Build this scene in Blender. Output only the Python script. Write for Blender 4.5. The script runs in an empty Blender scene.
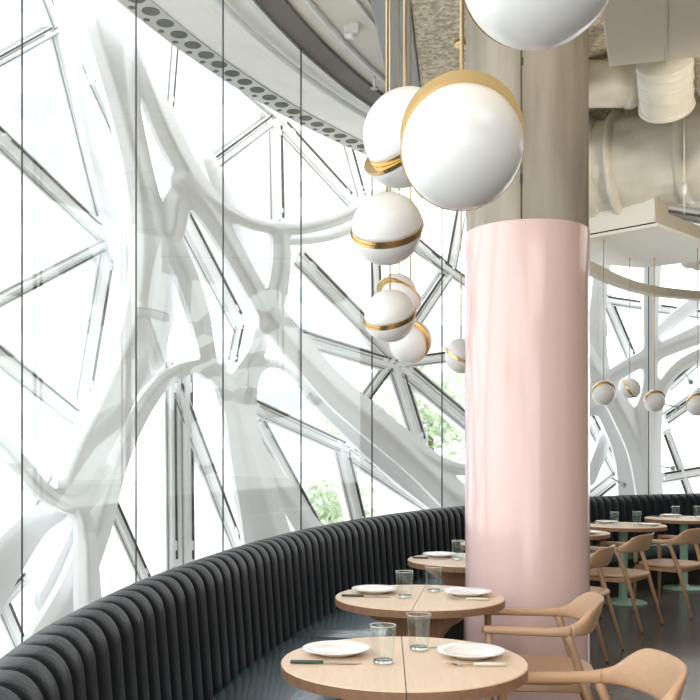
import bpy, math, random
import numpy as np
from mathutils import Vector, Matrix, noise
random.seed(7)
S = bpy.context.scene
COL = S.collection
PI = math.pi

# ------------------------------------------------------------------ camera, sky, light, exposure
F = 928.0; CX = 350.0; CY = 455.0; EYE = 1.42
cam = bpy.data.cameras.new('camera'); cam.sensor_width = 36; cam.lens = 36*F/700; cam.shift_y = (CY-350)/700
cam.clip_start = .05; cam.clip_end = 600
camo = bpy.data.objects.new('camera', cam); COL.objects.link(camo)
camo.location = (0, 0, EYE); camo.rotation_euler = (PI/2, 0, 0); S.camera = camo

W = bpy.data.worlds.new('sky'); S.world = W; W.use_nodes = True
nt = W.node_tree; bg = nt.nodes['Background']
bg.inputs[0].default_value = (.98, .99, 1, 1); bg.inputs[1].default_value = 2.75

def area(name, loc, rot, sx, sy, power, col=(1, 1, 1)):
    l = bpy.data.lights.new(name, 'AREA'); l.shape = 'RECTANGLE'; l.size = sx; l.size_y = sy; l.energy = power; l.color = col
    o = bpy.data.objects.new(name, l); COL.objects.link(o); o.location = loc; o.rotation_euler = rot
    return o
area('overhead_fill', (1.6, -1.0, 4.3), (0, 0, 0), 3, 3, 90, (1, .93, .85))  # unseen fill lamp, added to brighten the room
area('overhead_fill', (5.4, 7.2, 3.9), (0, 0, 0), 2.0, 2.5, 25, (1, .93, .85))  # second unseen fill, added over the far right side
area('upward_fill', (2.0, 2.4, 3.0), (PI, 0, 0), 2.2, 1.6, 65, (1, .90, .76))  # unseen upward lamp, added to lift the sprayed ceiling
sl = bpy.data.lights.new('duct_fill_spot', 'SPOT'); sl.energy = 620; sl.color = (1, .91, .78); sl.spot_size = 1.0; sl.spot_blend = .8; sl.shadow_soft_size = .3  # unseen spot, added to make the ducts brighter and warmer
up = bpy.data.objects.new('duct_fill_spot', sl); COL.objects.link(up); up.location = (4.6, 4.2, 2.3)
up.rotation_euler = (Vector((3.0, 8.0, 4.2))-up.location).to_track_quat('-Z', 'Y').to_euler()
S.view_settings.view_transform = 'Standard'; S.view_settings.look = 'None'
S.view_settings.gamma = 1; S.view_settings.use_curve_mapping = False
S.view_settings.exposure = 0.0

# ------------------------------------------------------------------ materials
def mat(name, col, rough=.5, metal=0, spec=.5, coat=0, var=0, vscale=5, stretch=(1, 1, 1), bump=0, bscale=30, col2=None, bdetail=4, emit=0, rvar=0):
    m = bpy.data.materials.new(name); m.use_nodes = True; n = m.node_tree; b = n.nodes['Principled BSDF']
    b.inputs['Base Color'].default_value = (*col, 1); b.inputs['Roughness'].default_value = rough
    b.inputs['Metallic'].default_value = metal; b.inputs['Specular IOR Level'].default_value = spec
    b.inputs['Coat Weight'].default_value = coat
    tc = n.nodes.new('ShaderNodeTexCoord'); mp = n.nodes.new('ShaderNodeMapping'); n.links.new(tc.outputs['Object'], mp.inputs[0])
    mp.inputs['Scale'].default_value = stretch
    if var or col2:
        no = n.nodes.new('ShaderNodeTexNoise'); no.inputs['Scale'].default_value = vscale; no.inputs['Detail'].default_value = 5
        n.links.new(mp.outputs[0], no.inputs['Vector'])
        r = n.nodes.new('ShaderNodeValToRGB'); n.links.new(no.outputs[0], r.inputs[0])
        c2 = col2 or tuple(c*(1-var) for c in col)
        r.color_ramp.elements[0].position = .35; r.color_ramp.elements[1].position = .65
        r.color_ramp.elements[0].color = (*c2, 1); r.color_ramp.elements[1].color = (*col, 1)
        n.links.new(r.outputs[0], b.inputs['Base Color'])
    if bump:
        no = n.nodes.new('ShaderNodeTexNoise'); no.inputs['Scale'].default_value = bscale; no.inputs['Detail'].default_value = bdetail
        n.links.new(mp.outputs[0], no.inputs['Vector'])
        bp = n.nodes.new('ShaderNodeBump'); bp.inputs['Strength'].default_value = bump; bp.inputs['Distance'].default_value = .02
        n.links.new(no.outputs[0], bp.inputs['Height']); n.links.new(bp.outputs[0], b.inputs['Normal'])
    return m

def wood(name, c1, c2, rough=.45, axis=0):
    st = [9, 9, 9]; st[axis] = .8
    return mat(name, c1, rough, col2=c2, vscale=6, stretch=tuple(st), bump=.05, bscale=12)

def glassy(name, tint, fac):
    m = bpy.data.materials.new(name); m.use_nodes = True; n = m.node_tree
    for x in list(n.nodes): n.nodes.remove(x)
    o = n.nodes.new('ShaderNodeOutputMaterial'); t = n.nodes.new('ShaderNodeBsdfTransparent'); g = n.nodes.new('ShaderNodeBsdfGlossy')
    t.inputs[0].default_value = (*tint, 1); g.inputs['Roughness'].default_value = .01; g.inputs['Color'].default_value = (.9, 1, .98, 1)
    lw = n.nodes.new('ShaderNodeLayerWeight'); lw.inputs[0].default_value = .5
    pw = n.nodes.new('ShaderNodeMath'); pw.operation = 'POWER'; pw.inputs[1].default_value = 4; n.links.new(lw.outputs['Facing'], pw.inputs[0])
    mu = n.nodes.new('ShaderNodeMath'); mu.operation = 'MULTIPLY_ADD'; mu.inputs[1].default_value = .5*fac; mu.inputs[2].default_value = .045*fac; n.links.new(pw.outputs[0], mu.inputs[0])
    mx = n.nodes.new('ShaderNodeMixShader'); n.links.new(mu.outputs[0], mx.inputs[0]); n.links.new(t.outputs[0], mx.inputs[1]); n.links.new(g.outputs[0], mx.inputs[2])
    n.links.new(mx.outputs[0], o.inputs[0]); return m

M = dict(
    white=mat('white_steel', (.89, .905, .915), .35, coat=.2),
    frame=mat('white_frame_paint', (.95, .96, .965), .4),
    gasket=mat('rubber_gasket', (.06, .06, .055), .6),
    gasket_pale=mat('grey_gasket', (.30, .32, .32), .6),
    seal=mat('joint_seal', (.05, .05, .045), .5),
    soffit=mat('soffit_paint', (.84, .82, .77), .6, var=.06, vscale=2),
    strip=mat('strip_metal', (.50, .50, .47), .45),
    hole=mat('dark_grille', (.07, .07, .055), .7, bump=.4, bscale=200),
    headch=mat('head_channel', (.17, .155, .13), .6, var=.15, vscale=3),
    headlight=mat('pale_trim', (.7, .71, .7), .4),
    cove=mat('cove_plaster', (.80, .77, .70), .7, var=.08, vscale=3),
    beamg=mat('grey_beam_paint', (.36, .37, .37), .6),
    taupe=mat('taupe_paint', (.52, .47, .38), .6),
    bulk=mat('bulkhead_paint', (.80, .78, .72), .6),
    boxd=mat('duct_box_paint', (.60, .53, .43), .55, var=.05, vscale=2),
    foil=mat('duct_wrap', (.70, .67, .58), .38, col2=(.58, .55, .46), vscale=3, bump=1.0, bscale=5, bdetail=7),
    band=mat('duct_strap', (.60, .58, .50), .4, bump=.3, bscale=14),
    sprayed=mat('sprayed_ceiling', (.88, .79, .62), .95, col2=(.46, .39, .28), vscale=26, bump=1.0, bscale=30, bdetail=6),
    pink=mat('pink_lacquer', (.90, .66, .635), .2, coat=.5, var=.05, vscale=3, stretch=(4, 4, .25)),  # faint vertical streaks in the colour stand in for gloss reflections
    floor=mat('polished_floor', (.150, .130, .118), .22, col2=(.115, .100, .09), vscale=1.6, bump=.02, bscale=6),
    leather=mat('dark_leather', (.008, .013, .018), .42, spec=.24, bump=.12, bscale=60),
    seatl=mat('blue_black_leather', (.085, .135, .175), .27, spec=.7, coat=.3, bump=.04, bscale=8),
    plinth=mat('dark_plinth', (.02, .02, .02), .6),
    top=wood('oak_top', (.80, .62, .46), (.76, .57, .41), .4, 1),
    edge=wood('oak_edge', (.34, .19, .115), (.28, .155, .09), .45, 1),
    oak=wood('oak_chair', (.60, .39, .24), (.56, .355, .215), .42, 0),
    oakleg=wood('oak_leg', (.54, .34, .205), (.49, .30, .18), .42, 2),
    slot=mat('dark_gap', (.06, .04, .03), .8),
    mint=mat('mint_metal', (.36, .58, .44), .4),
    china=mat('white_china', (.90, .90, .90), .18, coat=.4),
    opal=mat('opal_glass', (.80, .80, .79), .28, coat=.3),
    brass=mat('brushed_brass', (.78, .56, .27), .26, metal=1),
    cord=mat('brass_tube', (.62, .47, .27), .35, metal=.8),
    steel=mat('cutlery_steel', (.6, .58, .55), .22, metal=1),
    green=mat('dark_green_handle', (.04, .085, .07), .35),
    cream=mat('cream_handle', (.74, .72, .62), .4),
    wallp=mat('wall_plaster', (.22, .19, .16), .8),
    terrace=mat('pale_terrace', (.75, .75, .73), .7),
    tower=mat('tower_wall', (.86, .86, .87), .8),
    towerw=mat('tower_window', (.46, .50, .63), .3),
    leaf=mat('washed_out_leaves', (.50, .60, .42), .8, col2=(.42, .52, .34), vscale=2),  # greens paled to stand in for bright haze outside
    bark=mat('tree_bark', (.25, .2, .15), .9),
    pane=glassy('screen_glass', (.985, .995, .992), 1.0),
    opane=glassy('facade_glass', (.985, .995, .995), .5),
    black=mat('glide', (.03, .03, .03), .5),
)
def concrete():
    m = bpy.data.materials.new('cast_concrete'); m.use_nodes = True; n = m.node_tree; b = n.nodes['Principled BSDF']
    b.inputs['Roughness'].default_value = .85
    tc = n.nodes.new('ShaderNodeTexCoord'); mp = n.nodes.new('ShaderNodeMapping'); mp.inputs['Scale'].default_value = (5, 5, .6)
    n.links.new(tc.outputs['Object'], mp.inputs[0])
    a = n.nodes.new('ShaderNodeTexNoise'); a.inputs['Scale'].default_value = 1.6; a.inputs['Detail'].default_value = 8; n.links.new(mp.outputs[0], a.inputs[0])
    r = n.nodes.new('ShaderNodeValToRGB'); n.links.new(a.outputs[0], r.inputs[0])
    r.color_ramp.elements[0].position = .3; r.color_ramp.elements[0].color = (.33, .29, .24, 1)
    r.color_ramp.elements[1].position = .7; r.color_ramp.elements[1].color = (.50, .46, .39, 1)
    n.links.new(r.outputs[0], b.inputs['Base Color'])
    c = n.nodes.new('ShaderNodeTexNoise'); c.inputs['Scale'].default_value = 25; c.inputs['Detail'].default_value = 6; n.links.new(tc.outputs['Object'], c.inputs[0])
    bp = n.nodes.new('ShaderNodeBump'); bp.inputs['Strength'].default_value = .25; bp.inputs['Distance'].default_value = .01
    n.links.new(c.outputs[0], bp.inputs['Height']); n.links.new(bp.outputs[0], b.inputs['Normal']); return m
M['concrete'] = concrete()
gl = bpy.data.materials.new('tumbler_glass'); gl.use_nodes = True; b = gl.node_tree.nodes['Principled BSDF']
b.inputs['Transmission Weight'].default_value = 1; b.inputs['Roughness'].default_value = 0.0; b.inputs['IOR'].default_value = 1.45; b.inputs['Base Color'].default_value = (.93, .99, .96, 1)
M['tumbler'] = glassy('tumbler_glass', (.975, .985, .98), .7)
M['tumbler_base'] = gl

# ------------------------------------------------------------------ mesh helpers
class MB:
    def __init__(s): s.v = []; s.f = []; s.m = []; s.sm = []
    def add(s, vs, fs, mi=0, smooth=False):
        o = len(s.v); s.v += [tuple(v) for v in vs]
        for f in fs: s.f.append([i+o for i in f]); s.m.append(mi); s.sm.append(smooth)
        return s
    def box(s, x0, x1, y0, y1, z0, z1, mi=0):
        vs = [(x, y, z) for z in (z0, z1) for y in (y0, y1) for x in (x0, x1)]
        return s.add(vs, [(0, 2, 3, 1), (4, 5, 7, 6), (0, 1, 5, 4), (2, 6, 7, 3), (0, 4, 6, 2), (1, 3, 7, 5)], mi)
    def prism(s, poly, z0, z1, mi=0):
        n = len(poly); vs = [(p[0], p[1], z0) for p in poly]+[(p[0], p[1], z1) for p in poly]
        a = sum(poly[i][0]*poly[(i+1) % n][1]-poly[(i+1) % n][0]*poly[i][1] for i in range(n))
        fs = [list(range(n))[::-1], list(range(n, 2*n))]+[(i, (i+1) % n, n+(i+1) % n, n+i) for i in range(n)]
        if a < 0: fs = [f[::-1] for f in fs]
        return s.add(vs, fs, mi)
    def lathe(s, prof, seg=32, c=(0, 0, 0), mi=0, smooth=True, close=False):
        vs = []; n = len(prof)
        for r, z in prof:
            for k in range(seg):
                a = 2*PI*k/seg; vs.append((c[0]+r*math.cos(a), c[1]+r*math.sin(a), c[2]+z))
        fs = []
        for i in range(n if close else n-1):
            j = (i+1) % n
            for k in range(seg):
                l = (k+1) % seg; fs.append((i*seg+k, i*seg+l, j*seg+l, j*seg+k))
        if not close:
            if prof[0][0] > 1e-6: fs.append(list(range(seg))[::-1])
            if prof[-1][0] > 1e-6: fs.append([(n-1)*seg+k for k in range(seg)])
        return s.add(vs, fs, mi, smooth)
    def sweep(s, pts, rad, seg=10, mi=0, smooth=True, up=(0, 0, 1), power=2, cap=True):
        """rad: list of (half width sideways, half height along up) per point"""
        pts = [Vector(p) for p in pts]; n = len(pts); up = Vector(up); vs = []
        for i, p in enumerate(pts):
            t = (pts[min(i+1, n-1)]-pts[max(i-1, 0)]).normalized()
            sd = t.cross(up)
            if sd.length < 1e-3: sd = t.cross(Vector((1, 0, 0)))
            sd.normalize(); u = sd.cross(t).normalized(); a, b = rad[i] if isinstance(rad[i], (tuple, list)) else (rad[i], rad[i])
            for k in range(seg):
                th = 2*PI*k/seg+PI/seg; c, q = math.cos(th), math.sin(th)
                c = math.copysign(abs(c)**(2/power), c); q = math.copysign(abs(q)**(2/power), q)
                vs.append(p+sd*a*c+u*b*q)
        fs = [(i*seg+k, i*seg+(k+1) % seg, (i+1)*seg+(k+1) % seg, (i+1)*seg+k) for i in range(n-1) for k in range(seg)]
        if cap: fs += [list(range(seg))[::-1], [(n-1)*seg+k for k in range(seg)]]
        return s.add(vs, fs, mi, smooth)
    def build(s, name, mats, parent=None, smooth=None, bevel=0, sub=0, auto=None, mw=None):
        me = bpy.data.meshes.new(name); me.from_pydata(s.v, [], s.f); me.update()
        mats = mats if isinstance(mats, (list, tuple)) else [mats]
        for m in mats: me.materials.append(m)
        me.polygons.foreach_set('material_index', s.m)
        me.polygons.foreach_set('use_smooth', [bool(smooth) if smooth is not None else x for x in s.sm])
        me.update()
        o = bpy.data.objects.new(name, me); COL.objects.link(o)
        if parent: o.parent = parent
        if bevel:
            d = o.modifiers.new('bevel', 'BEVEL'); d.width = bevel; d.segments = 2; d.limit_method = 'ANGLE'; d.angle_limit = .6
        if sub:
            d = o.modifiers.new('sub', 'SUBSURF'); d.levels = sub; d.render_levels = sub
        if auto:
            d = o.modifiers.new('split', 'EDGE_SPLIT'); d.split_angle = auto
        return o

def tag(o, label=None, cat=None, group=None, kind=None):
    if label: o['label'] = label
    if cat: o['category'] = cat
    if group: o['group'] = group
    if kind: o['kind'] = kind
    return o
def empty(name, loc=(0, 0, 0), rz=0, label=None, cat=None, group=None, kind=None):
    o = bpy.data.objects.new(name, None); COL.objects.link(o); o.location = loc; o.rotation_euler = (0, 0, rz); o.empty_display_size = .1
    return tag(o, label, cat, group, kind)
def copy_tree(o, parent=None):
    c = o.copy(); COL.objects.link(c); c.parent = parent
    for ch in list(o.children): copy_tree(ch, c)
    return c
def catmull(P, n=8):
    P = [np.array(p, float) for p in P]; Q = [2*P[0]-P[1]]+P+[2*P[-1]-P[-2]]; out = []
    for i in range(1, len(Q)-2):
        for k in range(n):
            t = k/n; a, b, c, d = Q[i-1], Q[i], Q[i+1], Q[i+2]
            out.append(.5*((2*b)+(c-a)*t+(2*a-5*b+4*c-d)*t*t+(-a+3*b-3*c+d)*t**3))
    out.append(P[-1]); return out

# ------------------------------------------------------------------ the round plan: everything follows one circle
C0 = np.array([8.318, 3.105]); RB = 9.06          # centre of the hall, radius of the banquette back
RG = 9.36                                          # glass screen
def polar(r, deg, z=0):
    a = math.radians(deg); return (C0[0]-r*math.cos(a), C0[1]+r*math.sin(a), z)
def on_wall(x, y, r):
    """point on the round facade of radius r that is sighted in direction (x, y)"""
    dx = (x-CX)/F; a = dx*dx+1; bb = -2*(dx*C0[0]+C0[1]); cc = C0@C0-r*r
    t = (-bb+math.sqrt(max(bb*bb-4*a*cc, 0)))/(2*a)
    return Vector((dx*t, t, EYE+(CY-y)/F*t))
def ring_sector(mb, prof, a0, a1, step=1.0, mi=0, smooth=False, caps=True):
    """sweep closed profile [(r,z)..] along angle"""
    n = max(2, int((a1-a0)/step)+1); k = len(prof); vs = []
    for i in range(n):
        a = a0+(a1-a0)*i/(n-1)
        for r, z in prof: vs.append(polar(r, a, z))
    fs = [(i*k+j, (i+1)*k+j, (i+1)*k+(j+1) % k, i*k+(j+1) % k) for i in range(n-1) for j in range(k)]
    if caps: fs += [list(range(k)), [(n-1)*k+j for j in range(k)][::-1]]
    return mb.add(vs, fs, mi, smooth)

# ------------------------------------------------------------------ floor, ceiling, walls
def struct(o, label=None): return tag(o, label, kind='structure')
A0, A1 = -38.0, 80.0
mb = MB()
poly = [(7.6, -4.5), (7.6, 12.3)]+[polar(9.4, a)[:2] for a in np.arange(A1, A0-1, -2)]+[(polar(9.4, A0)[0], -4.5)]
mb.prism(poly, -.2, 0); struct(mb.build('floor', M['floor']), 'dark grey-brown polished floor')
poly2 = [(7.6, -4.5), (7.6, 12.3)]+[polar(9.2, a)[:2] for a in np.arange(A1, A0-1, -2)]+[(polar(9.2, A0)[0], -4.5)]
mb = MB(); mb.prism(poly2, 4.85, 5.1); struct(mb.build('ceiling', M['sprayed']), 'rough sprayed beige concrete ceiling')
mb = MB(); mb.box(7.6, 7.8, -4.5, 12.6, 0, 5.1); struct(mb.build('wall_right', M['wallp']))
# unseen back wall; the open left bay is added to let sky light in
mb = MB(); x0 = polar(9.4, A0)[0]
mb.box(x0, 7.8, -4.7, -4.5, 0, .5); mb.box(x0, 7.8, -4.7, -4.5, 4.2, 5.1)
for k in range(4): xx = x0+(7.6-x0)*k/3; mb.box(xx, xx+.2, -4.7, -4.5, .5, 4.2)
mb.box(x0+(7.6-x0)/3, 7.6, -4.7, -4.5, .5, 4.2)
struct(mb.build('wall_back', M['wallp']))
mb = MB(); ring_sector(mb, [(9.4, -.2), (9.4, 0), (11.6, 0), (11.6, -.2)], A0, A1); struct(mb.build('trim_1', M['terrace']), 'pale ledge outside the glass screen')

# soffit outside the screen with perforated strip
mb = MB(); ring_sector(mb, [(9.38, 4.53), (10.22, 4.53), (10.22, 4.62), (9.38, 4.62)], A0, A1); struct(mb.build('trim_2', M['soffit']), 'pale soffit above the glass screen')
so = empty('perforated_vent_strip', polar(10.3, 20, 4.5), 0, 'grey metal vent strip with round dark holes along the soffit edge', 'vent')
def childof(o, p):
    o.parent = p; o.matrix_parent_inverse = Matrix.Translation(p.location).inverted() if p.rotation_euler.z == 0 else p.matrix_basis.inverted(); return o
mb = MB(); ring_sector(mb, [(10.20, 4.52), (10.42, 4.52), (10.42, 4.62), (10.20, 4.62)], A0, A1)
childof(mb.build('strip_plate', M['strip']), so)
mb = MB(); a = A0+1; i = 0
while a < A1-1:
    for (r, q, da) in ((10.28, .064, 0), (10.375, .024, .55)):
        c = polar(r, a+da)
        mb.add([(c[0]+q*math.cos(t), c[1]+q*math.sin(t), 4.5175) for t in np.linspace(0, 2*PI, 17)[:-1]], [list(range(16))[::-1]])
        mb.add([(c[0]+q*math.cos(t), c[1]+q*math.sin(t), zz) for zz in (4.5175, 4.5205) for t in np.linspace(0, 2*PI, 17)[:-1]], [(k, (k+1) % 16, 16+(k+1) % 16, 16+k) for k in range(16)])
    a += 1.06
childof(mb.build('vent_holes', M['hole']), so)
mb = MB(); path = [polar(9.72, a, 4.47) for a in np.arange(A0, A1, 1)]; mb.sweep(path, [.028]*len(path), 8)
tag(mb.build('soffit_pipe', M['headlight']), 'thin white pipe running under the soffit behind the glass', 'pipe')

# head channel of the glass screen and cove
mb = MB()
ring_sector(mb, [(9.19, 4.33), (9.36, 4.33), (9.36, 4.86), (9.19, 4.86)], A0, A1)
ring_sector(mb, [(9.365, 4.31), (9.40, 4.31), (9.40, 4.60), (9.365, 4.60)], A0, A1, mi=1)
struct(mb.build('trim_3', [M['headch'], M['headlight']]), 'dark head channel along the top of the glass screen')
mb = MB(); ring_sector(mb, [(8.74, 4.42), (9.195, 4.36), (9.195, 4.86), (8.74, 4.86)], A0, A1)
path = [polar(9.07, a, 4.365) for a in np.arange(A0, A1, 1)]; mb.sweep(path, [.022]*len(path), 8, mi=1)
path = [polar(8.80, a, 4.40) for a in np.arange(A0, A1, 1)]; mb.sweep(path, [.014]*len(path), 8, mi=1)
struct(mb.build('trim_4', [M['cove'], M['headlight']]), 'curved pale plaster cove beside the head channel')
# lower curved rail on the far right
mb = MB(); path = catmull([polar(8.55, 40, 3.34), polar(8.70, 47.6, 3.34), polar(8.95, 53.5, 3.34), polar(9.10, 58, 3.34), polar(9.08, 63, 3.34), polar(9.05, 72, 3.34)], 8)
mb.sweep(path, [(.06, .05)]*len(path), 4, smooth=False, power=20)
tag(mb.build('curtain_rail', M['taupe']), 'taupe curved rail across the glass right of the column', 'rail')

# ------------------------------------------------------------------ glass screen
JP = [(22, 0), (136, 0), (223, 0), (301, 0), (372, 0), (442, 0)]
ja = [math.degrees(math.atan2(on_wall(x, 0, RG).y-C0[1], C0[0]-on_wall(x, 0, RG).x)) for x, _ in JP]
st = (ja[-1]-ja[0])/5
joints = [ja[0]-st*k for k in range(5, 0, -1)]+ja+[ja[-1]+st*k for k in range(1, 5)]
joints[joints.index(ja[-1])+3] = math.degrees(math.atan2(on_wall(648.5, 0, RG).y-C0[1], C0[0]-on_wall(648.5, 0, RG).x))
nw = 1
for k in range(len(joints)-1):
    a, b2 = joints[k], joints[k+1]
    w = empty('window_%d' % nw, polar(RG, a), 0, None, None, None, 'structure'); nw += 1
    mb = MB(); n = 9; vs = []
    for i in range(n):
        t = a+(b2-a)*i/(n-1); vs += [polar(RG, t, .02), polar(RG, t, 4.34)]
    mb.add(vs, [(2*i, 2*i+2, 2*i+3, 2*i+1) for i in range(n-1)], 0, True)
    childof(mb.build('pane', M['pane']), w)
    q = .0022+.0008*max(0, k-4); q = min(q, .0062)
    mb = MB(); c = polar(RG, a); mb.lathe([(q, .02), (q, 4.34)], 8, (c[0], c[1], 0)); childof(mb.build('joint_seal', M['seal']), w)

# ------------------------------------------------------------------ curved white steel lattice (two layers)
def lattice(name, paths, r, thick, k=14, label='', step=3.0, X0=-260, X1=900, Y0=-190, Y1=700, pil=.045, pw=9):
    xs = np.arange(X0, X1, step); ys = np.arange(Y0, Y1, step); GX, GY = np.meshgrid(xs, ys)
    f = None
    for P in paths:
        P = [(p[0], p[1], p[2]/2) for p in P]; D = np.full(GX.shape, 1e9); Q = catmull(P, 5)
        for a, b in zip(Q[:-1], Q[1:]):
            dx, dy = b[0]-a[0], b[1]-a[1]; L = dx*dx+dy*dy+1e-9
            t = np.clip(((GX-a[0])*dx+(GY-a[1])*dy)/L, 0, 1)
            D = np.minimum(D, np.hypot(GX-a[0]-t*dx, GY-a[1]-t*dy)-(a[2]+(b[2]-a[2])*t))
        if f is None: f = D
        else:
            h = np.clip(.5+.5*(f-D)/k, 0, 1); f = f*(1-h)+D*h-k*h*(1-h)
    f = -f; vid = {}; V = []; dist = []
    ny, nx = f.shape
    def corner(i, j):
        key = (i, j)
        if key not in vid: vid[key] = len(V); V.append((xs[j], ys[i])); dist.append(f[i, j])
        return vid[key]
    def cross(i, j, i2, j2):
        key = (min((i, j), (i2, j2)), max((i, j), (i2, j2)))
        if key not in vid:
            t = f[i, j]/(f[i, j]-f[i2, j2]); vid[key] = len(V)
            V.append((xs[j]+(xs[j2]-xs[j])*t, ys[i]+(ys[i2]-ys[i])*t)); dist.append(0)
        return vid[key]
    faces = []; bed = []
    ins = f > 0
    for i in range(ny-1):
        for j in range(nx-1):
            c = [(i, j), (i, j+1), (i+1, j+1), (i+1, j)]; s = [ins[q] for q in c]
            if not any(s): continue
            poly = []; cr = []
            for q in range(4):
                a, b = c[q], c[(q+1) % 4]
                if s[q]: poly.append(corner(*a))
                if s[q] != s[(q+1) % 4]:
                    x = cross(*a, *b); poly.append(x); cr.append((x, s[q]))
            if len(poly) > 2: faces.append(poly)
            if len(cr) == 2:
                bed.append((cr[0][0], cr[1][0]) if cr[0][1] else (cr[1][0], cr[0][0]))
    vs = []; n = len(V)
    for (x, y), d in zip(V, dist):
        g = 1-min(d/pw, 1); vs.append(on_wall(x, y, r+pil*g))
    front = list(vs); 
    mb = MB(); mb.add(front, faces, 0, True)
    C3 = Vector((C0[0], C0[1], 0)); back = []
    for p in vs:
        d = Vector((p.x-C3.x, p.y-C3.y, 0)); q = d.normalized()*(r+thick); back.append(Vector((C3.x+q.x, C3.y+q.y, p.z)))
    mb.add(back, [fc[::-1] for fc in faces], 0, True)
    used = sorted({v for e in bed for v in e}); ix = {v: i for i, v in enumerate(used)}; m = len(used)
    mb.add([front[v] for v in used]+[back[v] for v in used], [(ix[a], ix[b], m+ix[b], m+ix[a]) for a, b in bed], 0, True)
    o = mb.build(name, M['white']); tag(o, label, 'lattice'); return o

front_paths = [
    # big left member, top to bottom-left
    [(98, -190, 56), (104, -80, 54), (108, 0, 52), (115, 50, 42), (126, 110, 30), (139, 170, 28), (149, 225, 34), (150, 275, 36), (140, 335, 38), (118, 390, 40), (92, 445, 40), (74, 480, 34)],
    # hook
    [(122, -30, 26), (134, 30, 14), (150, 85, 20), (168, 130, 24), (186, 165, 22), (210, 198, 18), (246, 221, 12), (280, 229, 10), (312, 227, 12), (350, 214, 13), (400, 180, 16), (460, 130, 20), (540, 60, 30), (620, 0, 30), (700, -80, 30)],
    # long diagonal
    [(186, 180, 30), (212, 214, 24), (240, 262, 19), (268, 312, 18), (300, 352, 24), (340, 394, 30), (378, 426, 32), (412, 456, 30), (445, 488, 30), (510, 550, 40), (560, 640, 40)],
    [(400, 432, 10), (424, 452, 14), (446, 465, 12), (480, 468, 12), (540, 440, 16), (590, 395, 16), (631, 365, 14), (700, 334, 18), (800, 290, 26)],
    [(178, 200, 26), (174, 232, 22)],
    # drop from hook
    [(281, 232, 16), (282, 262, 18), (276, 300, 20), (268, 325, 18)],
    # smile at the left
    [(-60, 400, 34), (-10, 434, 26), (22, 466, 18), (46, 492, 16), (72, 506, 15), (92, 498, 15), (106, 470, 13)],
    [(80, 506, 14), (87, 535, 18), (90, 600, 24), (96, 700, 26)],
    [(-240, -190, 50), (-150, 40, 44), (-110, 200, 44), (-60, 400, 44), (-100, 700, 50)],
    # right of the column
    [(760, -190, 40), (700, 60, 34), (660, 200, 22), (652, 290, 16), (651, 380, 14), (646, 430, 26), (650, 520, 22), (660, 690, 30)],
    [(530, 250, 22), (590, 360, 18), (616, 400, 22), (640, 450, 24), (656, 520, 20)],
    [(656, 520, 12), (654, 440, 13), (665, 385, 11), (700, 356, 13), (780, 340, 18)],
]
back_paths = [
    # arch low in the middle
    [(20, 690, 40), (70, 600, 30), (98, 530, 26), (116, 470, 20), (138, 418, 18), (164, 382, 15), (194, 367, 13), (220, 376, 16), (238, 410, 26), (250, 460, 36), (264, 520, 44), (280, 600, 60), (290, 690, 80)],
    [(172, 240, 22), (196, 300, 20), (212, 372, 14)],
    [(266, 318, 16), (258, 350, 16), (240, 378, 16)],
    [(248, 470, 16), (251, 400, 11), (260, 368, 9), (280, 364, 9), (300, 376, 12), (334, 412, 18), (400, 470, 24), (470, 520, 30)],
    [(640, 150, 20), (606, 250, 16), (598, 330, 16), (606, 400, 22), (630, 460, 28), (640, 560, 40)],
    [(440, 690, 40), (470, 560, 30), (520, 470, 24), (560, 420, 20), (610, 400, 18)],
    [(286, 240, 12), (330, 236, 10), (380, 216, 10), (430, 190, 12), (470, 200, 16), (540, 280, 18), (600, 330, 14)],
]
deep_paths = [
    [(30, -190, 24), (62, -20, 14), (76, 60, 11), (94, 150, 10), (122, 250, 14), (146, 310, 20), (160, 360, 14)],
    [(160, 235, 40), (166, 300, 24), (150, 370, 14), (110, 470, 18), (60, 600, 40)],
    [(210, 160, 14), (228, 210, 16), (248, 270, 14), (290, 330, 18), (350, 400, 18), (420, 480, 20)],
    [(60, 510, 20), (30, 530, 30), (-20, 600, 50), (-60, 690, 60)],
    [(222, 370, 14), (246, 430, 14), (290, 500, 22), (330, 560, 30)],
]
lattice('curved_steel_lattice', front_paths, 10.66, .11, 6, 'front layer of smooth white curved steel members outside the glass screen', pil=.07, pw=12)
lattice('curved_steel_lattice', back_paths, 10.84, .10, 6, 'middle layer of white curved steel arches seen between the front members', pil=.05, pw=12)
lattice('curved_steel_lattice', deep_paths, 11.00, .08, 9, 'rearmost pale curved steel ribs just in front of the triangular window frames', pil=.03, pw=9)

lattice('curved_steel_lattice', [[(590, 480, 12), (640, 360, 12), (700, 300, 14), (800, 240, 20)]], 11.00, .08, 9, 'slender pale curved rib far behind the glass right of the column', pil=.03, pw=9)

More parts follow.
